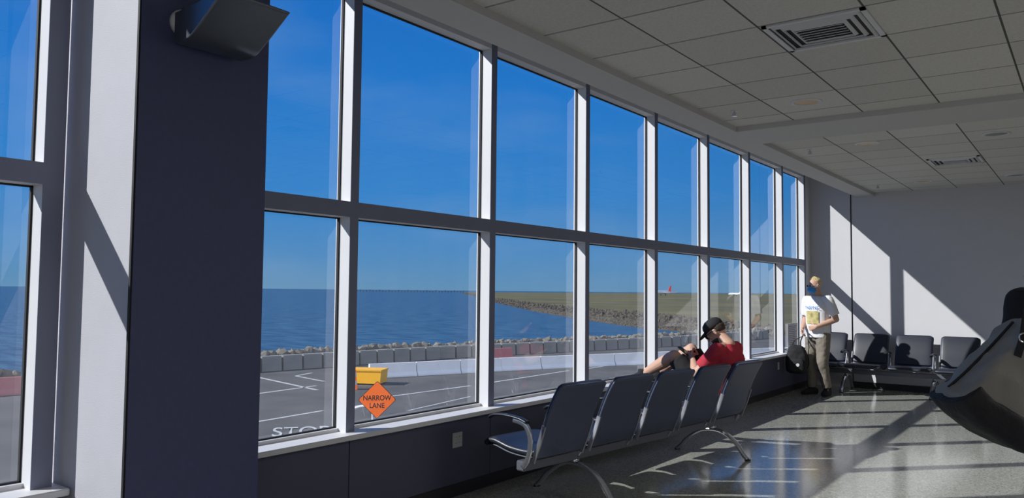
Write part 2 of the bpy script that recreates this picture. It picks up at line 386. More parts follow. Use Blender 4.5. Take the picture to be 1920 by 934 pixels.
# outlets
M_plate=mat('outlet_plate',(.5,.5,.52),.5)
def outlet(y,z,w):
    e=empty('wall_outlet',(0,y,z),label='white electrical outlet plate on the dark panel under the sill',cat='outlet')
    box('plate',0,.008,-w/2,w/2,-.055,.055,M_plate,parent=e,bev=.003)
    n=2 if w>.1 else 1
    for k in range(n):
        yy=(k-.5*(n-1))*.046
        for zz in(-.022,.022):
            bm=bmesh.new(); bbox(bm,.008,.010,yy-.014,yy+.014,zz-.014,zz+.014); mesh_obj('receptacle',bm,M_wall,parent=e)
            for q in(-.0065,.0065):
                bm=bmesh.new(); bbox(bm,.0095,.0105,yy+q-.0015,yy+q+.0015,zz-.005,zz+.007); mesh_obj('slot',bm,M_ink,parent=e)
outlet(4.51,.41,.11); outlet(11.94,.43,.07)

# notice on glass
e=empty('paper_notice',(-.09,12.95,.84),label='white printed paper notice taped low on the window',cat='notice')
box('sheet',0,.003,-.26,.26,-.2,.2,mat('paper',(.75,.75,.78),.7),parent=e)
bm=bmesh.new()
for k in range(11): bbox(bm,.003,.0045,-.21,.21-.05*(k%3),.15-k*.029,.158-k*.029)
mesh_obj('printed_lines',bm,mat('grey_ink',(.2,.2,.25),.7),parent=e,kind='stuff')

# ------------------------------------------------------------------ bench seating
def bench(loc,rot,n,legs,label):
    E=empty('beam_seating',loc,rot,label=label,cat='airport seats')
    p=.62; Yv=V((0,1,0)); Lh=n*p
    box('beam',-.04,.04,.02,Lh-.02,.27,.34,M_beam,parent=E,bev=.008)
    bk=[(.11,0,.37),(.15,0,.44),(.175,0,.52),(.215,0,.64),(.275,0,.77),(.34,0,.88)]
    for k in range(n):
        c=V((0,p*(k+.5),0))
        def wf(t): 
            e0=min(t,1-t)/.06; return .90+.10*min(1,e0)**.5 if e0<1 else 1
        bm=bmesh.new(); P=[q+c for q in spline(bk,5)]; sweep(bm,P,Yv,.525,.020,pw=8,n=24,wf=wf); mesh_obj('backrest',bm,M_shell,parent=E,label='slate moulded rear shell of the backrest',smooth=True)
        bm=bmesh.new(); P=[q+c+V((-.022,0,.006)) for q in spline(bk[1:],5)]; sweep(bm,P,Yv,.50,.034,pw=5,n=24,wf=wf); mesh_obj('back_cushion',bm,M_black,parent=E,smooth=True,label='black vinyl back cushion')
        st=[(.12,0,.405),(.0,0,.395),(-.15,0,.405),(-.29,0,.435),(-.36,0,.425),(-.385,0,.395)]
        bm=bmesh.new(); P=[q+c for q in spline(st,5)]; sweep(bm,P,Yv,.52,.05,pw=5,n=24,wf=wf); mesh_obj('seat',bm,M_black,parent=E,smooth=True,label='black vinyl seat pad')
        bm=bmesh.new(); P=[q+c+V((0,0,-.032)) for q in spline(st[:5],5)]; sweep(bm,P,Yv,.50,.012,pw=8,n=16); mesh_obj('seat_pan',bm,M_beam,parent=E)
        for sy in(-.268,.268):
            bm=bmesh.new(); P=[q+c+V((0,sy,0)) for q in spline([(.10,0,.34),(.125,0,.40),(.16,0,.48),(.20,0,.60)],5)]
            sweep(bm,P,Yv,.016,.035,pw=5,n=10); mesh_obj('back_bracket',bm,M_alu,parent=E)
    for k in range(n+1):
        yy=min(max(p*k,.015),Lh-.015)
        bm=bmesh.new(); P=spline([(.03,yy,.30),(.08,yy,.37),(.10,yy,.46),(.09,yy,.54),(.04,yy,.60),(-.06,yy,.618)],5)
        sweep(bm,P,Yv,.022,.04,pw=4,n=12); mesh_obj('armrest_support',bm,M_chrome,parent=E,smooth=True)
        bm=bmesh.new(); P=spline([(.07,yy,.612),(.0,yy,.632),(-.14,yy,.642),(-.25,yy,.632),(-.29,yy,.612)],5)
        sweep(bm,P,Yv,.045,.02,pw=3,n=12); mesh_obj('armrest_pad',bm,M_blackplastic,parent=E,smooth=True,label='black armrest pad')
    for yy in legs:
        bm=bmesh.new()
        P=spline([(.36,yy,.012),(.32,yy,.05),(.24,yy,.15),(.12,yy,.225),(.0,yy,.24),(-.12,yy,.215),(-.25,yy,.13),(-.33,yy,.045),(-.37,yy,.012)],5)
        sweep(bm,P,Yv,.055,.03,pw=4,n=12); bbox(bm,-.03,.03,yy-.025,yy+.025,.235,.28); mesh_obj('leg',bm,M_chrome,parent=E,smooth=True)
        for x in(.36,-.37):
            bm=bmesh.new(); cone(bm,(x,yy,0),(x,yy,.014),.028,.026); mesh_obj('foot_glide',bm,M_blackplastic,parent=E)
    return E
ROW=math.radians(-6.8)
bench((.60,4.46,0),ROW,5,(.62,2.68),'row of five black and grey beam seats facing the windows')
bench((2.53,13.22,0),math.radians(90),4,(.62,1.86),'row of four black beam seats against the white end wall')

# ------------------------------------------------------------------ people
def hand(bm,wr,d,nrm,thumb,curl=.9,s=1.0):
    d=d.normalized(); nrm=(nrm-d*nrm.dot(d)).normalized(); th=d.cross(nrm).normalized()
    if th.dot(thumb)<0: th=-th
    R=[]
    for t,w,h in((-.01,.024,.02),(.02,.034,.017),(.06,.041,.015),(.085,.042,.013),(.095,.036,.010)):
        R.append(ering(wr+d*t*s,th,nrm,w*s,h*s,14,2.6))
    rings(bm,R)
    for k,(off,Ln) in enumerate(((.031,.068),(.0105,.078),(-.0105,.073),(-.031,.058))):
        p=wr+d*.088*s+th*off*s
        spread=th*(.10*(1.5-k)/1.5)
        for j,fr in enumerate((.45,.32,.23)):
            ang=curl*(.45+.55*j); dd=(d*math.cos(ang)+nrm*math.sin(ang)+spread).normalized()
            q=p+dd*Ln*fr*s; cap(bm,p,q,(.0088-.0006*j)*s,(.0082-.0006*j)*s); p=q
    p=wr+d*.025*s+th*.028*s
    for j,(ln,r) in enumerate(((.042,.012),(.032,.0098),(.026,.0085))):
        dd=(d*(.65+.1*j)+th*(.75-.3*j)+nrm*(.35+.25*j*curl)).normalized(); q=p+dd*ln*s; cap(bm,p,q,r*s,r*.9*s); p=q

def torso(bm,J,inf,tops,f0=0.0):
    pel,ch,nk=J['pelvis'],J['chest'],J['neck']
    left=(J['shl']-J['shr']).normalized(); lh=(J['hpl']-J['hpr']).normalized()
    R=[]
    for t,rx,ry in tops:
        if t<=1: 
            c=pel.lerp(ch,t); ax=(ch-pel).normalized()
        else: c=ch.lerp(nk,t-1); ax=(nk-ch).normalized()
        l=lh.lerp(left,min(max(t/1.2,0),1)).normalized(); fd=ax.cross(l)*-1; fd=fd.normalized(); l=(l-ax*l.dot(ax)).normalized()
        R.append(ering(c,l,fd,rx+inf,ry+inf,24,2.3))
    rings(bm,R)
TB=[(-.35,.10,.08),(-.1,.155,.11),(.15,.165,.115),(.5,.14,.102),(.8,.152,.115),(1.1,.168,.12),(1.4,.17,.11),(1.65,.14,.09),(1.85,.085,.07),(2.0,.058,.058)]
def headprims(bm,h,f,u):
    l=u.cross(f).normalized()
    ell(bm,h+u*.02-f*.008,l*.074,f*.094,u*.094,18,12)
    ell(bm,h-u*.05+f*.022,l*.055,f*.066,u*.062,16,10)
    ell(bm,h-u*.09+f*.062,l*.024,f*.02,u*.018)
    ell(bm,h+u*.018+f*.072,l*.052,f*.018,u*.014)
    cap(bm,h+f*.086+u*.005,h+f*.108-u*.028,.008,.0125)
    for s in(-1,1):
        ell(bm,h+l*(.076*s)-f*.012-u*.01,l*.010,f*.018,u*.031)
        ell(bm,h+l*(.036*s)+f*.062-u*.022,l*.022,f*.02,u*.016)
    ell(bm,h+f*.082-u*.052,l*.022,f*.010,u*.010)
def body(J,name,parent,mat_=M_skin,vox=.0055):
    bm=bmesh.new(); torso(bm,J,0,TB)
    cap(bm,J['neck']-(J['head']-J['neck']).normalized()*.04,J['head']-J['hu']*.04-J['hf']*.015,.06,.052)
    headprims(bm,J['head'],J['hf'],J['hu'])
    for s in'lr':
        sh,e_,w,hp,kn,an,to=[J[x+s] for x in('sh','el','wr','hp','kn','an','to')]
        cap(bm,J['neck'].lerp(sh,.35)-V((0,0,.03)),sh,.055,.056)
        cap(bm,sh,e_,.052,.042); cap(bm,e_,e_.lerp(w,.35),.042,.044); cap(bm,e_.lerp(w,.35),w,.044,.028)
        hand(bm,w,J['hd'+s],J['hn'+s],J['ht'+s],J.get('curl',.9))
        cap(bm,hp,kn,.088,.058); cap(bm,kn,kn.lerp(an,.35),.056,.062); cap(bm,kn.lerp(an,.35),an,.062,.037)
        cap(bm,an-V((0,0,.03)),to-V((0,0,.005)),.034,.020); 
    return remesh(name,bm,vox,mat_,sm=2,parent=parent)
def face_parts(J,parent,eyes=True,mouth=True):
    h,f,u=J['head'],J['hf'],J['hu']; l=u.cross(f).normalized()
    for s in(-1,1):
        bm=bmesh.new(); ball(bm,h+l*(.032*s)+f*.077+u*.0,.0125); mesh_obj('eye',bm,M_eye,parent=parent,smooth=True)
    if mouth:
        bm=bmesh.new(); ell(bm,h+f*.091-u*.053,l*.022,f*.006,u*.006); mesh_obj('mouth',bm,M_lip,parent=parent,smooth=True)
def glasses(J,parent,fm):
    h,f,u=J['head'],J['hf'],J['hu']; l=u.cross(f).normalized()
    for s in(-1,1):
        bm=bmesh.new()
        R=[ering(h+l*(.034*s)+f*(.094+d)+u*.002,l,u,.029,.02,18,3) for d in(0,.004)]; rings(bm,R)
        mesh_obj('sunglass_lens',bm,M_lens,parent=parent)
    bm=bmesh.new()
    for s in(-1,1):
        tube(bm,spline([h+l*(.06*s)+f*.092+u*.008,h+l*(.078*s)+f*.06+u*.01,h+l*(.083*s)-f*.01+u*.008,h+l*(.08*s)-f*.03-u*.015],4),.0035,6)
        tube(bm,[h+l*(.034*s)+f*.098+u*.002+l*.030*math.cos(t)+u*.021*math.sin(t) for t in [2*math.pi*q/16 for q in range(17)]],.003,6)
    tube(bm,spline([h+l*-.008+f*.1+u*.008,h+f*.103+u*.011,h+l*.008+f*.1+u*.008],3),.003,6)
    mesh_obj('sunglass_frame',bm,fm,parent=parent)
def shoe(an,dirf,parent,m,sole_m=None):
    dirf=V((dirf.x,dirf.y,0)).normalized(); l=V((0,0,1)).cross(dirf); z0=an.z-.085; b=V((an.x,an.y,z0))
    bm=bmesh.new()
    R=[]
    for t,w,h in((-.09,.025,.06),(-.075,.042,.09),(-.02,.048,.115),(.04,.05,.11),(.09,.053,.085),(.14,.054,.068),(.18,.042,.052),(.20,.022,.03)):
        R.append(ering(b+dirf*t+V((0,0,h/2)),l,V((0,0,1)),w,h/2,16,2.8))
    rings(bm,R); cone(bm,b+V((0,0,.06)),b+V((0,0,.135)),.056,.052)
    return remesh('shoe',bm,.006,m,sm=1,parent=parent)

UP=V((0,0,1))
def mk(base,f):
    f=V(f).normalized(); l=UP.cross(f)
    return (lambda s,fo,z: V(base)+l*s+f*fo+UP*z), f, l

# --- standing man
base=(.47,12.35,0); Pm,f,l=mk((0,0,0),(-.30,-.95,0))
E=empty('person',base,label='standing man in white printed t-shirt, khaki trousers and blue mask',cat='person')
hf=V((-.70,-.70,-.10)).normalized(); hl=UP.cross(hf).normalized(); hu=hf.cross(hl).normalized()
J=dict(pelvis=Pm(0,.0,.93),chest=Pm(0,.0,1.24),neck=Pm(0,-.01,1.51),head=Pm(-.015,.04,1.645),hf=hf,hu=hu,
 shl=Pm(.18,-.01,1.43),shr=Pm(-.18,.0,1.42),ell=Pm(.27,-.06,1.14),elr=Pm(-.235,-.03,1.13),wrl=Pm(.10,.19,1.03),wrr=Pm(-.13,.19,1.0),
 hpl=Pm(.09,0,.90),hpr=Pm(-.09,0,.90),knl=Pm(.11,.06,.50),knr=Pm(-.10,.03,.50),anl=Pm(.13,-.03,.085),anr=Pm(-.10,0,.085),
 tol=Pm(.17,.11,.035),tor=Pm(-.14,.14,.035),hdl=l*-1+f*.25+UP*-.25,hdr=f*.55+UP*-.85+l*.2,hnl=f*-1,hnr=l*1+f*-.2,htl=UP,htr=f,curl=1.15)
body(J,'body',E)
face_parts(J,E,mouth=False); glasses(J,E,M_white)
h=J['head']; 
bm=bmesh.new(); ell(bm,h+hf*.052-hu*.054,hl*.064,hf*.072,hu*.062); o=remesh('face_mask',bm,.005,M_blue,parent=E)
for s in(-1,1):
    bm=bmesh.new(); tube(bm,spline([h+hl*(.052*s)+hf*.06-hu*.03,h+hl*(.078*s)+hf*.01-hu*.015,h+hl*(.084*s)-hf*.02-hu*.01],3),.002,5)
    mesh_obj('ear_loop',bm,M_shirt,parent=E)
bm=bmesh.new(); ell(bm,h+hu*.068-hf*.026,hl*.072,hf*.078,hu*.054); ell(bm,h+hu*.03-hf*.052,hl*.070,hf*.050,hu*.064)
for k in range(220):
    a=random.uniform(0,6.28); r=random.uniform(0,.058); c=h+hl*(r*math.cos(a))+hf*(r*math.sin(a)-.015)+hu*(.117-r*r*9)
    cone(bm,c-hu*.02,c+hu*random.uniform(.010,.026)+hf*.010,.006,.003,6)
remesh('hair',bm,.004,M_blond,sm=1,parent=E)
bm=bmesh.new(); torso(bm,J,.02,[(-.22,.165,.12),(-.1,.165,.122),(.15,.162,.12),(.5,.155,.115),(.8,.158,.118),(1.1,.168,.122),(1.4,.17,.112),(1.65,.14,.09),(1.85,.085,.07),(1.9,.07,.062)])
for s in'lr':
    sh,e_=J['sh'+s],J['el'+s]; cap(bm,J['neck'].lerp(sh,.45)-V((0,0,.04)),sh,.062,.07); cone(bm,sh,sh.lerp(e_,.78),.073,.074,18)
remesh('t_shirt',bm,.008,M_shirt,sm=4,wr=.003,ws=9,parent=E,label='white t-shirt with blue lettering and photo print')
def chestpt(s,z,off=.004):
    prof=[(-.3,.185,.14),(.15,.182,.14),(.5,.175,.135),(.8,.178,.138),(1.1,.188,.142),(1.4,.19,.132),(1.9,.18,.11)]
    tt=(z-.93)/.31; tt=tt if tt<=1 else 1+(z-1.24)/.28
    rx,ry=.18,.13
    for a,b in zip(prof[:-1],prof[1:]):
        if a[0]<=tt<=b[0]: q=(tt-a[0])/(b[0]-a[0]); rx=a[1]+(b[1]-a[1])*q; ry=a[2]+(b[2]-a[2])*q; break
    y=ry*(1-min(.99,abs(s)/rx)**2.3)**(1/2.3)
    return Pm(s,y+off,z)
def patch(name,s0,s1,z0,z1,m,off):
    bm=bmesh.new(); n=10; g=[[bm.verts.new(chestpt(s0+(s1-s0)*i/n,z0+(z1-z0)*j/n,off)) for i in range(n+1)] for j in range(n+1)]
    for j in range(n):
        for i in range(n): bm.faces.new((g[j][i],g[j][i+1],g[j+1][i+1],g[j+1][i]))
    return mesh_obj(name,bm,m,parent=E)
mp,nt,N,L=rawmat('photo_print'); b=N['Principled BSDF']; b.inputs['Roughness'].default_value=.8
vv=N.new('ShaderNodeTexVoronoi'); vv.inputs['Scale'].default_value=16; r=N.new('ShaderNodeValToRGB'); L.new(vv.outputs['Distance'],r.inputs[0])
r.color_ramp.elements[0].color=(.10,.09,.05,1); r.color_ramp.elements[1].color=(.62,.56,.28,1); e_=r.color_ramp.elements.new(.4); e_.color=(.42,.36,.14,1); L.new(r.outputs[0],b.inputs['Base Color'])
tcn=N.new('ShaderNodeTexCoord'); L.new(tcn.outputs['Object'],vv.inputs['Vector'])
patch('photo_print',-.10,.10,1.07,1.26,mp,.012)
me=textmesh('*NSYNC',.066,.0004)
for v in me.vertices: v.co=chestpt(v.co.x,1.31+v.co.y,.022)
o=bpy.data.objects.new('lettering',me); coll.objects.link(o); fin(o,'lettering',mat('blue_ink',(.04,.22,.58),.7),parent=E)
bm=bmesh.new(); torso(bm,J,.014,[(-.38,.11,.09),(-.1,.155,.11),(.1,.16,.112),(.2,.155,.11)])
for s in'lr':
    hp,kn,an=J['hp'+s],J['kn'+s],J['an'+s]
    cone(bm,hp+UP*.03,kn,.112,.085,18); ball(bm,kn,.085); cone(bm,kn,kn.lerp(an,.93),.085,.07,18)
remesh('trousers',bm,.008,M_khaki,sm=3,wr=.012,ws=9,parent=E)
shoe(J['anl'],J['tol']-J['anl'],E,M_dark); shoe(J['anr'],J['tor']-J['anr'],E,M_dark)

# backpack
bp_c=V(base)+J['wrr']+V((-.06,-.12,-.47))
B=empty('backpack',bp_c-V((0,0,.21)),math.radians(10),label='black backpack with small white emblem held by its strap',cat='backpack')
bm=bmesh.new(); R=[]
for z,w,d in((0,.10,.06),(.03,.145,.085),(.12,.155,.095),(.25,.15,.09),(.34,.13,.08),(.40,.10,.06),(.43,.05,.03)): R.append(ering(V((0,0,z)),V((1,0,0)),V((0,1,0)),w,d,24,3.2))
rings(bm,R); remesh('bag_body',bm,.008,M_dark,sm=3,wr=.01,parent=B)
bm=bmesh.new(); R=[]
for z,w,d in((.03,.09,.03),(.06,.115,.045),(.16,.12,.05),(.22,.10,.035),(.23,.07,.02)): R.append(ering(V((0,-.08,z)),V((1,0,0)),V((0,1,0)),w,d,20,3.2))
rings(bm,R); remesh('front_pocket',bm,.006,M_dark,sm=3,parent=B)
bm=bmesh.new(); cone(bm,(.03,-.133,.14),(.03,-.128,.14),.024,.024,20); mesh_obj('emblem',bm,M_white,parent=B)
wl=V((.06,.12,.47+.21-.10)); Ri=Matrix.Rotation(math.radians(-10),3,'Z'); wl=Ri@wl
for sx in(-.06,.06):
    bm=bmesh.new(); sweep(bm,spline([V((sx,0,.40)),V((sx*.9,.0,.47)).lerp(wl,.2),wl+V((0,0,-.02)),wl],5),V((1,0,0)),.02,.006,pw=4,n=10); mesh_obj('strap',bm,M_dark,parent=B)
bm=bmesh.new(); tube(bm,spline([V((.1,.05,.05)),V((.16,.07,.12)),V((.15,.05,.28)),V((.07,.02,.40))],5),.008,8)
mesh_obj('strap',bm,M_dark,parent=B)

# --- seated man
rv=Matrix.Rotation(ROW,3,'Z'); o4=V((.60,4.46,0))+rv@V((0,.62*4.42,0))
Pm,f,l=mk((0,0,0),rv@V((-1,0,0)))
E=empty('person',o4,label='seated man in red t-shirt, black cap and shorts looking down',cat='person')
hf=(f*.78+UP*-.60+l*.15).normalized(); hl=UP.cross(hf).normalized(); hu=hf.cross(hl).normalized()
J=dict(pelvis=Pm(0,-.02,.53),chest=Pm(0,-.14,.82),neck=Pm(0,-.12,1.06),head=Pm(0,-.015,1.15),hf=hf,hu=hu,
 shl=Pm(.18,-.13,.99),shr=Pm(-.18,-.13,.99),ell=Pm(.25,.05,.77),elr=Pm(-.23,.05,.77),wrl=Pm(.06,.20,.88),wrr=Pm(-.07,.20,.88),
 hpl=Pm(.09,.03,.54),hpr=Pm(-.09,.03,.54),knl=Pm(.16,.34,.91),knr=Pm(-.12,.32,.96),anl=Pm(.13,.72,.70),anr=Pm(-.09,.68,.70),
 tol=Pm(.14,.83,.66),tor=Pm(-.10,.79,.66),hdl=f*.7+l*-.5+UP*.25,hdr=f*.7+l*.5+UP*.25,hnl=l*-1+UP*.2,hnr=l*1+UP*.2,htl=UP,htr=UP,curl=1.0)
body(J,'body',E); face_parts(J,E); glasses(J,E,M_blackplastic)
h=J['head']
bm=bmesh.new(); ell(bm,h+hu*.022-hf*.028,hl*.079,hf*.084,hu*.075); remesh('hair',bm,.006,M_brown,parent=E)
bm=bmesh.new(); ell(bm,h-hu*.072+hf*.026,hl*.058,hf*.066,hu*.045); remesh('beard',bm,.005,M_brown,sm=2,parent=E)
bm=bmesh.new(); R=[]
for z,r in((.03,.092),(.05,.098),(.08,.096),(.105,.082),(.125,.05),(.132,.015)): R.append(ering(h+hu*z-hf*.006,hl,hf,r*.88,r*1.06,28))
rings(bm,R); mesh_obj('cap_crown',bm,M_dark,parent=E,smooth=True)
bm=bmesh.new(); R=[]
for t,w in((.07,.072),(.10,.075),(.135,.068),(.16,.05),(.172,.02)): R.append(ering(h+hu*(.048-(t-.07)*.25)+hf*t,hl,hu,w,.004,20,2))
rings(bm,R); mesh_obj('cap_brim',bm,M_dark,parent=E,smooth=True)
bm=bmesh.new(); torso(bm,J,.02,[(-.15,.165,.125),(.15,.165,.13),(.5,.158,.125),(.8,.16,.12),(1.1,.172,.122),(1.4,.172,.112),(1.65,.14,.09),(1.85,.085,.07),(1.92,.07,.062)])
for s in'lr':
    sh,e_=J['sh'+s],J['el'+s]; cap(bm,J['neck'].lerp(sh,.45)-V((0,0,.04)),sh,.06,.072); cone(bm,sh,sh.lerp(e_,.75),.074,.072,18)
remesh('t_shirt',bm,.008,M_red,sm=4,wr=.009,ws=9,parent=E,label='red t-shirt')
bm=bmesh.new(); torso(bm,J,.016,[(-.35,.12,.09),(-.1,.16,.115),(.12,.16,.115)])
for s in'lr':
    hp,kn=J['hp'+s],J['kn'+s]; cone(bm,hp,hp.lerp(kn,.92),.112,.088,18); ball(bm,hp,.112)
remesh('shorts',bm,.008,M_dark,sm=3,wr=.006,ws=10,parent=E)
for s in'lr':
    an=J['an'+s]; shoe(an+UP*.0,J['to'+s]-an,E,M_dark)
ph=empty('smartphone',o4+Pm(0,.325,.945),label='black smartphone held in both hands of seated man',cat='phone')
bm=bmesh.new(); d1=(UP*.55+f*.83).normalized(); n1=l.cross(d1).normalized()
rings(bm,[ering(n1*t,l,d1,.037,.075,24,8) for t in(-.004,.004)]); mesh_obj('phone_case',bm,M_blackplastic,parent=ph)
bm=bmesh.new(); sgn=-1 if (n1.dot(f)>0) else 1
rings(bm,[ering(n1*t*sgn,l,d1,.034,.071,24,8) for t in(.0042,.005)]); mesh_obj('screen',bm,M_lens,parent=ph)

# --- person in black
D=3.85; pc=at(1998,D)
E=empty('person',pc,label='standing person in black jacket and grey trousers seen from behind',cat='person')
Pm,f,l=mk((0,0,0),(.25,.97,0))
hf=f.copy(); hu=UP.copy()
J=dict(pelvis=Pm(0,0,.96),chest=Pm(0,0,1.28),neck=Pm(0,-.01,1.57),head=Pm(0,.02,1.71),hf=hf,hu=hu,
 shl=Pm(.19,0,1.49),shr=Pm(-.19,0,1.49),ell=Pm(.25,.0,1.20),elr=Pm(-.27,-.02,1.20),wrl=Pm(.22,.16,1.02),wrr=Pm(-.28,.06,.95),
 hpl=Pm(.09,0,.92),hpr=Pm(-.09,0,.92),knl=Pm(.10,.02,.50),knr=Pm(-.11,.03,.50),anl=Pm(.11,-.03,.085),anr=Pm(-.12,-.0,.085),
 tol=Pm(.14,.11,.035),tor=Pm(-.15,.14,.035),hdl=f*.5+UP*-.8,hdr=UP*-1+f*.1,hnl=l*-1,hnr=l*1,htl=f,htr=f,curl=.8)
body(J,'body',E); face_parts(J,E)
h=J['head']; hl=UP.cross(hf)
bm=bmesh.new(); ell(bm,h+hu*.035-hf*.02,hl*.084,hf*.096,hu*.09); remesh('hair',bm,.006,M_brown,parent=E)
bm=bmesh.new(); torso(bm,J,.03,[(-.3,.17,.13),(-.1,.17,.13),(.15,.17,.13),(.5,.165,.125),(.8,.168,.125),(1.1,.175,.125),(1.4,.175,.115),(1.65,.14,.09),(1.85,.085,.07),(1.95,.07,.06)])
for s in'lr':
    sh,e_,w=J['sh'+s],J['el'+s],J['wr'+s]; cap(bm,J['neck'].lerp(sh,.45)-V((0,0,.04)),sh,.065,.078); cap(bm,sh,e_,.075,.06); cone(bm,e_,e_.lerp(w,.95),.06,.045,16)
remesh('jacket',bm,.009,M_dark,sm=4,wr=.012,ws=7,parent=E,label='black jacket')
bm=bmesh.new(); torso(bm,J,.016,[(-.38,.11,.09),(-.1,.155,.11),(.1,.16,.112)])
for s in'lr':
    hp,kn,an=J['hp'+s],J['kn'+s],J['an'+s]
    cone(bm,hp+UP*.03,kn,.112,.085,18); ball(bm,kn,.085); cone(bm,kn,kn.lerp(an,.95),.085,.07,18)
remesh('trousers',bm,.009,M_greytr,sm=3,wr=.008,ws=9,parent=E)
shoe(J['anl'],J['tol']-J['anl'],E,M_dark); shoe(J['anr'],J['tor']-J['anr'],E,M_dark)

# --- shoulder bag
bd=3.45; S=F/bd
B=empty('duffel_bag',at(1902,bd,1.52-(600-554.5)/S),A,label='large slouched grey canvas shoulder bag with black leather base',cat='bag')
out=[(.03,.0),(-.025,-.03),(-.08,-.09),(-.165,-.18),(-.25,-.26),(-.312,-.31),(-.318,-.345),(-.25,-.40),(-.14,-.485),(-.03,-.55),(.06,-.56),(.18,-.53),(.30,-.40),(.33,-.22),(.27,-.08),(.15,-.01)]
cx,cz=.02,-.3
WS=[(-.12,.90),(-.11,.96),(-.07,.99),(0,1.0),(.07,.99),(.11,.96),(.12,.90)]
R=[[V((cx+(x-cx)*sc,y,cz+(z-cz)*sc)) for x,z in out] for y,sc in WS]
bm=bmesh.new(); rings(bm,R); remesh('bag_body',bm,.008,M_olive,sm=3,wr=.016,ws=8,parent=B,label='grey canvas bag body')
path=spline([(-.300,0,-.32),(-.25,0,-.385),(-.14,0,-.46),(-.03,0,-.515),(.06,0,-.525),(.18,0,-.495),(.29,0,-.39)],6)
bm=bmesh.new(); R=[]
for k,p in enumerate(path):
    d=(path[min(k+1,len(path)-1)]-path[max(k-1,0)]).normalized(); nr=V((-d.z,0,d.x))
    if nr.z<0: nr=-nr
    R.append(ering(p+nr*.03,V((0,1,0)),nr,.136,.075,22,4))
rings(bm,R); remesh('leather_base',bm,.008,M_leather,sm=2,wr=.008,ws=7,parent=B,label='black leather base')
bm=bmesh.new(); sweep(bm,spline([(-.075,-.125,-.15),(-.05,-.125,-.07),(-.02,-.10,.01),(.025,-.05,.09),(.075,.02,.155),(.19,.2,.195),(.32,.36,.18)],6),V((.8,-.3,-.35)).normalized(),.03,.006,pw=4,n=10); mesh_obj('strap',bm,M_leather,parent=B)
bm=bmesh.new(); tube(bm,[V((-.05+.019*math.cos(t),-.13,-.07+.019*math.sin(t))) for t in [6.2832*q/16 for q in range(17)]],.0035,6); mesh_obj('buckle',bm,M_chrome,parent=B)
bm=bmesh.new(); tube(bm,spline([(-.30,-.0,-.295),(-.22,-.0,-.225),(-.11,-.0,-.115),(-.01,-.0,-.008)],6),.006,6); mesh_obj('zipper',bm,M_leather,parent=B)

# ------------------------------------------------------------------ exterior
GZ=-3.6; WZ=-6.0
box('sea',-40000,40000,-40000,40000,WZ-.5,WZ,M_sea,kind='stuff',label='calm blue bay water out to the horizon',cat='sea')
shore=[(-60,-200),(-41,-20),(-38.2,29),(-36,45),(-29,70),(-26,95),(-36,122)]
spit=[(-59,140),(-78,154),(-104,179),(-167,244),(-294,386),(-700,860),(-1288,1535)]
inner=[V((CAM.x+(x-CAM.x)*1.13,y*1.13,0)) for x,y in spit]
near=[V((x,y,GZ)) for x,y in shore[:6]]+[V((150,95,GZ)),V((150,-200,GZ))]
bm=bmesh.new(); bm.faces.new([bm.verts.new(p) for p in near]); mesh_obj('road_apron',bm,M_asph,kind='stuff',label='grey asphalt road and apron beside the sea wall',cat='road')
far=[V((shore[5][0],shore[5][1],GZ)),V((shore[6][0],shore[6][1],GZ))]+[V((p.x,p.y,GZ)) for p in inner]+[V((-3000,9000,GZ)),V((9000,9000,GZ)),V((9000,95,GZ))]
bm=bmesh.new(); f_=bm.faces.new([bm.verts.new(p) for p in far]); bmesh.ops.triangulate(bm,faces=[f_]); mesh_obj('grass_field',bm,M_grass,kind='stuff',label='flat olive-tan airfield grass beyond the water',cat='field')
bm=bmesh.new()
T=[V((x,y,GZ)) for x,y in shore]+[V((p.x,p.y,GZ)) for p in inner]
W=[V((x-7,y+1,WZ-.6)) for x,y in shore[:5]]+[V((-33,97,WZ-.6)),V((-46,118,WZ-.6))]+[V((x,y,WZ-.3)) for x,y in spit]
tv=[bm.verts.new(p) for p in T]; wv=[bm.verts.new(p) for p in W]
for k in range(len(T)-1): bm.faces.new((tv[k],tv[k+1],wv[k+1],wv[k]))
bmesh.ops.subdivide_edges(bm,edges=list(bm.edges),cuts=7,use_grid_fill=True)
for v in bm.verts:
    v.co+=V((0,0,random.uniform(-.25,.0)))
mesh_obj('shore_embankment',bm,M_shore,kind='stuff',label='brown rocky earth shore along the bay',cat='shore')
def rocks(name,segs,n,smin,smax,lab,m):
    bm=bmesh.new()
    for _ in range(n):
        (t0,t1,w0,w1)=random.choice(segs); a=random.random(); b=random.random()
        p=t0.lerp(t1,a).lerp(w0.lerp(w1,a),b); s=random.uniform(smin,smax)
        Mx=Matrix.Translation(p+V((0,0,s*.2)))@Euler((random.random()*3,random.random()*3,random.random()*3)).to_matrix().to_4x4()@Matrix.Diagonal((s,s*random.uniform(.6,.9),s*random.uniform(.5,.8),1))
        r=bmesh.ops.create_icosphere(bm,subdivisions=1,radius=1,matrix=Mx)
        for v in r['verts']: v.co+=V((random.uniform(-.15,.15),random.uniform(-.15,.15),random.uniform(-.15,.15)))*s
    mesh_obj(name,bm,m,kind='stuff',label=lab,cat='rocks')
sg=[]
for k in range(5):
    a,b=V((*shore[k],GZ+.75)),V((*shore[k+1],GZ+.75)); dx=V((-1.2,.1,0))
    if k>=1: sg+=[(a+dx,b+dx,a+dx+V((-3,.3,-.9)),b+dx+V((-3,.3,-.9)))]
rocks('riprap_boulders',sg,2600,.25,.52,'grey boulders piled on the seaward side of the sea wall',M_rock)
sg=[]
for k in range(5,11): sg.append((T[k],T[k+1],W[k],W[k+1]))
for k in range(6,10): sg+=[(T[k].lerp(W[k],.65),T[k+1].lerp(W[k+1],.65),W[k],W[k+1])]*3
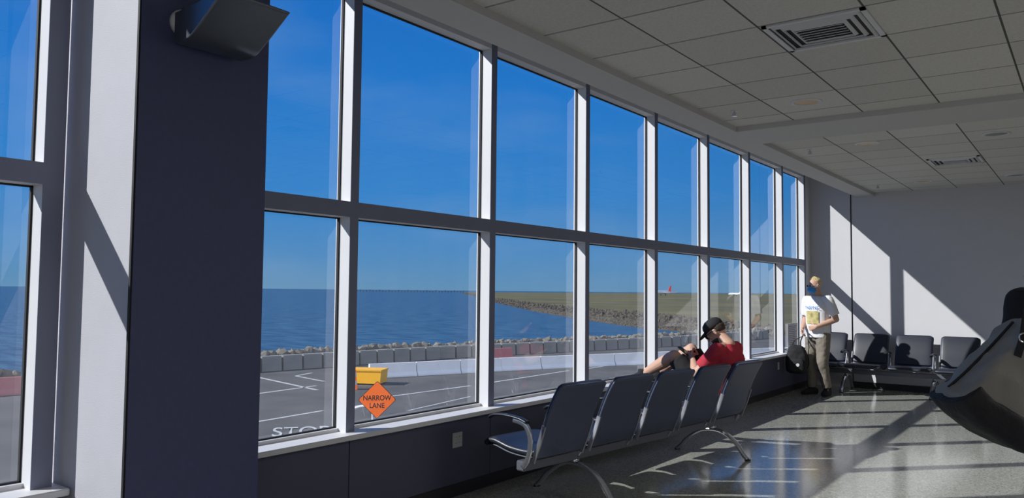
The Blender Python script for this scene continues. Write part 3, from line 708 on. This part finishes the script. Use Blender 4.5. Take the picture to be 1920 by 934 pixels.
rocks('shoreline_rocks',sg,4200,.35,.8,'small brown rocks lining the curved spit',M_rock2)
pl=[V((x+.35,y,GZ)) for x,y in shore[1:6]]
def walk(pl,step):
    out=[];acc=0
    for a,b in zip(pl[:-1],pl[1:]):
        L_=(b-a).length; d=(b-a).normalized(); t=acc
        while t<L_: out.append((a+d*t,math.atan2(d.y,d.x))); t+=step
        acc=t-L_
    return out
bm=bmesh.new(); rings(bm,[[V((x,y,z)) for y,z in((-.35,0),(.35,0),(.3,.85),(.24,.92),(-.24,.92),(-.3,.85))] for x in(-.66,.66)])
blk=mesh_obj('concrete_block',bm,M_block,label='blue-grey concrete block of the sea wall',cat='concrete block',group='sea wall blocks')
first=True
for p,r in walk(pl,1.45):
    if p.y<20 or p.y>90: continue
    if first: o=blk; first=False
    else: o=blk.copy(); coll.objects.link(o)
    o.location=p; o.rotation_euler=(0,0,r)
def jersey_mesh(name,m,hl_=1.47,**k):
    bm=bmesh.new(); rings(bm,[[V((x,y,z)) for y,z in((-.3,0),(.3,0),(.3,.08),(.17,.28),(.09,.82),(-.09,.82),(-.17,.28),(-.3,.08))] for x in(-hl_,hl_)]); return mesh_obj(name,bm,m,**k)
jb=jersey_mesh('jersey_barrier',M_conc,label='pale concrete jersey barrier beside the road',cat='barrier',group='roadside jersey barriers'); first=True
for p,r in walk([V((-29.4,33.2,GZ)),V((-26.5,41,GZ)),V((-22,51,GZ)),V((-14,68,GZ)),V((-6,85,GZ))],3.0):
    if first: o=jb; first=False
    else: o=jb.copy(); coll.objects.link(o)
    o.location=p; o.rotation_euler=(0,0,r)
rb=jersey_mesh('traffic_barrier',M_orred,1.1,label='faded red plastic traffic barrier near the sea wall',cat='barrier',group='red plastic barriers')
rb.location=at(940,59,GZ); rb.rotation_euler=(0,0,math.radians(78))
o=rb.copy(); coll.objects.link(o); o.location=at(2,37,GZ); o.rotation_euler=(0,0,math.radians(80))
p=at(695,43,GZ)
E=empty('yellow_bin',p,A-.15,label='solid yellow steel bin by the barriers',cat='bin')
bm=bmesh.new(); rings(bm,[[V((x,y,z)) for x,z in((-.85,.08),(.85,.08),(.9,.76),(-.9,.76))] for y in(-.6,.6)]); mesh_obj('bin_body',bm,M_yellow,parent=E)
bm=bmesh.new(); bbox(bm,-.93,.93,-.64,.64,.74,.82); mesh_obj('rim',bm,M_yellow,parent=E)
for x in(-.6,.6):
    box('skid',x-.1,x+.1,-.55,.55,0,.1,M_gap,parent=E)
p=at(664,40.5,GZ); E=empty('traffic_barrel',p,label='orange and white striped traffic barrel',cat='traffic barrel')
for k,(z0,z1) in enumerate(((0,.25),(.25,.45),(.45,.65),(.65,.85),(.85,1.0))):
    bm=bmesh.new(); cone(bm,(0,0,z0),(0,0,z1),.3-.08*z0,.3-.08*z1,20); mesh_obj('stripe_band',bm,(M_orange if k%2==0 else M_planew),parent=E)
p=at(712,23,GZ); E=empty('road_sign',p,A+.12,label='orange diamond road sign reading NARROW LANE on a post',cat='road sign')
zc=1.52-(748-543.5)*23/F-GZ
def diamond(h,rad,y0,y1):
    bm=bmesh.new(); pts=[]
    for k in range(4):
        a=math.pi/2*k; c=V((math.cos(a),0,math.sin(a)))*(h-rad*1.414)
        for q in range(-3,4): b_=a+q*math.pi/12; pts.append(c+V((math.cos(b_),0,math.sin(b_)))*rad)
    rings(bm,[[V((q.x,y,zc+q.z)) for q in pts] for y in(y0,y1)]); return bm
mesh_obj('sign_border',diamond(.55,.05,0,.012),M_ink,parent=E)
mesh_obj('sign_panel',diamond(.53,.045,-.006,-.0005),M_orange,parent=E)
bx=basis((0,-.012,zc+.05),V((1,0,0)),V((0,0,1.15)),V((0,-1,0)))
text('lettering','NARROW',bx,M_ink,size=.18,offset=.003,parent=E)
bx=basis((0,-.012,zc-.17),V((1,0,0)),V((0,0,1.15)),V((0,-1,0)))
text('lettering','LANE',bx,M_ink,size=.18,offset=.003,parent=E)
bm=bmesh.new(); bbox(bm,-.03,.03,.012,.05,.04,zc+.4); bbox(bm,-.4,.4,.0,.05,0,.08); bbox(bm,-.03,.03,-.35,.4,0,.08); mesh_obj('post',bm,M_alu,parent=E)
E=empty('pipe_barrier',at(690,24.5,GZ),A,label='white steel pipe hoop rail by the road',cat='rail')
bm=bmesh.new(); tube(bm,spline([(-.55,0,0),(-.55,0,1.0),(-.5,0,1.25),(-.35,0,1.42),(-.1,0,1.5),(.12,0,1.5),(.22,0,1.4),(.25,0,1.2),(.25,0,0)],5),.045,10); mesh_obj('pipe',bm,M_planew,parent=E,smooth=True)
p=at(573,28.4,GZ+.02); dn=V((p.x-CAM.x,p.y,0)).normalized(); rr=V((dn.y,-dn.x,0))
text('road_marking','STOP',basis(p,rr*1.0,dn*3.0,V((0,0,1))),M_line,size=.86,offset=.006,label='white STOP lettering painted on the asphalt',cat='road marking')
def stripe(a,b,w):
    a=V(a);b=V(b); d=(b-a).normalized(); n=V((-d.y,d.x,0))*w/2; bm=bmesh.new(); bm.faces.new([bm.verts.new(q) for q in(a-n,b-n,b+n,a+n)])
    mesh_obj('lane_line',bm,M_line,label='white painted lane line on the asphalt',cat='road marking')
z=GZ+.01
def gp(px,py): 
    dp=5.12*F/(py-(536.5+.0095*px)); return at(px,dp,z)
stripe(gp(440,797),gp(612,768),.2); stripe(gp(655,763),gp(690,757),.2)
stripe(gp(735,742),gp(885,722),.2); stripe(gp(925,716),gp(1068,694),.2)
stripe(gp(488,706),gp(600,730),.22); stripe(gp(488,737),gp(598,722),.22); stripe(gp(560,704),gp(612,714),.2); stripe(gp(560,704),gp(590,698),.2)
stripe(gp(770,768),gp(885,742),.12); stripe(gp(1105,690),gp(1200,677),.2)
a_=at(640,2600,WZ); b_=at(870,2700,WZ); d=(b_-a_); E=empty('approach_pier',a_,math.atan2(d.y,d.x),label='long low timber pier on the water at the horizon',cat='pier')
LL=d.length
box('deck',0,LL,-1.5,1.5,4.0,4.8,M_timber,parent=E)
bm=bmesh.new()
for k in range(40): bbox(bm,k*LL/39-1.2,k*LL/39+1.2,-1,1,-.2,8.0 if k%3==0 else 4.1)
mesh_obj('piles',bm,M_timber,parent=E,kind='stuff')
def plane(px,dp,s,tailm,rot,lab):
    E=empty('aircraft',at(px,dp,GZ),rot,label=lab,cat='airplane'); 
    bm=bmesh.new(); R=[]
    for x,r,z in((-18,.3,4.6),(-14,1.2,4.3),(-8,1.9,3.9),(8,1.9,3.9),(14,1.8,3.9),(17,1.1,3.6),(18.5,.2,3.4)): R.append(ering(V((x*s,0,z*s)),V((0,1,0)),V((0,0,1)),r*s,r*s,14))
    rings(bm,R); mesh_obj('fuselage',bm,M_planew,parent=E,smooth=True)
    for sy in(-1,1):
        bm=bmesh.new()
        rings(bm,[[V(q)*s for q in((4,0,3),(-2,0,3),(-2,0,3.4),(4,0,3.4))],[V(q)*s for q in((-3,17*sy,4.2),(-5,17*sy,4.2),(-5,17*sy,4.4),(-3,17*sy,4.4))]])
        mesh_obj('wing',bm,M_planew,parent=E)
    bm=bmesh.new(); rings(bm,[[V(q)*s for q in((-17.5,y,5),(-11,y,5.2),(-16,y,11.5),(-18.8,y,11.5))] for y in(-.15,.15)]); mesh_obj('tail_fin',bm,tailm,parent=E)
    for sy in(-1,1):
        bm=bmesh.new(); rings(bm,[[V(q)*s for q in((-13,0,4.8),(-17,0,4.8),(-17,0,5),(-13,0,5))],[V(q)*s for q in((-17,6*sy,5),(-18.5,6*sy,5),(-18.5,6*sy,5.2),(-17,6*sy,5.2))]])
        mesh_obj('tailplane',bm,tailm,parent=E)
    for q in((13,0),(-1,-3),(-1,3)):
        bm=bmesh.new(); cone(bm,(q[0]*s,q[1]*s,0),(q[0]*s,q[1]*s,3*s),.4*s,.3*s); mesh_obj('landing_gear',bm,M_gap,parent=E)
plane(1243,1150,1.3,M_tail,math.radians(265),'parked airliner with red tail fin across the field')
plane(1378,1300,.9,M_planew,math.radians(150),'small white airliner on the far runway')

# ------------------------------------------------------------------ light
def sun(name,d,energy,ang,col):
    ld=bpy.data.lights.new(name,'SUN'); ld.energy=energy; ld.angle=math.radians(ang); ld.color=col
    so=bpy.data.objects.new(name,ld); coll.objects.link(so); so.rotation_euler=V(d).normalized().to_track_quat('-Z','Y').to_euler(); so.location=(-10,-10,15)
sun('sun',(.93,1,-.92),6.3,.53,(1,.96,.9))
# second sun added as fill, standing in for light bounced off the terminal
sun('exterior_fill_sun',(-.72,.40,-.56),1.3,40,(1,.95,.88))
w=bpy.data.worlds.new('world'); scene.world=w; w.use_nodes=True; N=w.node_tree.nodes; L=w.node_tree.links
bg=N['Background']; tc=N.new('ShaderNodeTexCoord'); sp=N.new('ShaderNodeSeparateXYZ'); L.new(tc.outputs['Generated'],sp.inputs[0])
r=N.new('ShaderNodeValToRGB'); L.new(sp.outputs[2],r.inputs[0]); cr=r.color_ramp
cr.elements[0].position=0; cr.elements[0].color=(*s2l(102,152,190),1); cr.elements[1].position=1; cr.elements[1].color=(*s2l(12,80,160),1)
for p_,c_ in((.04,(85,148,202)),(.12,(50,138,212)),(.25,(28,126,212)),(.4,(14,110,202))):
    e_=cr.elements.new(p_); e_.color=(*s2l(*c_),1)
mpn=N.new('ShaderNodeMapping'); mpn.inputs['Scale'].default_value=(2,2,7); L.new(tc.outputs['Generated'],mpn.inputs[0])
nz=N.new('ShaderNodeTexNoise'); nz.inputs['Scale'].default_value=1.6; nz.inputs['Detail'].default_value=7; L.new(mpn.outputs[0],nz.inputs[0])
r2=N.new('ShaderNodeValToRGB'); L.new(nz.outputs['Fac'],r2.inputs[0]); r2.color_ramp.elements[0].position=.5; r2.color_ramp.elements[0].color=(0,0,0,1); r2.color_ramp.elements[1].position=.9; r2.color_ramp.elements[1].color=(.3,.3,.3,1)
mx=N.new('ShaderNodeMix'); mx.data_type='RGBA'; L.new(r2.outputs[0],mx.inputs[0]); L.new(r.outputs[0],mx.inputs[6]); mx.inputs[7].default_value=(.35,.5,.7,1)
L.new(mx.outputs[2],bg.inputs[0]); bg.inputs[1].default_value=1.0
print('DONE')
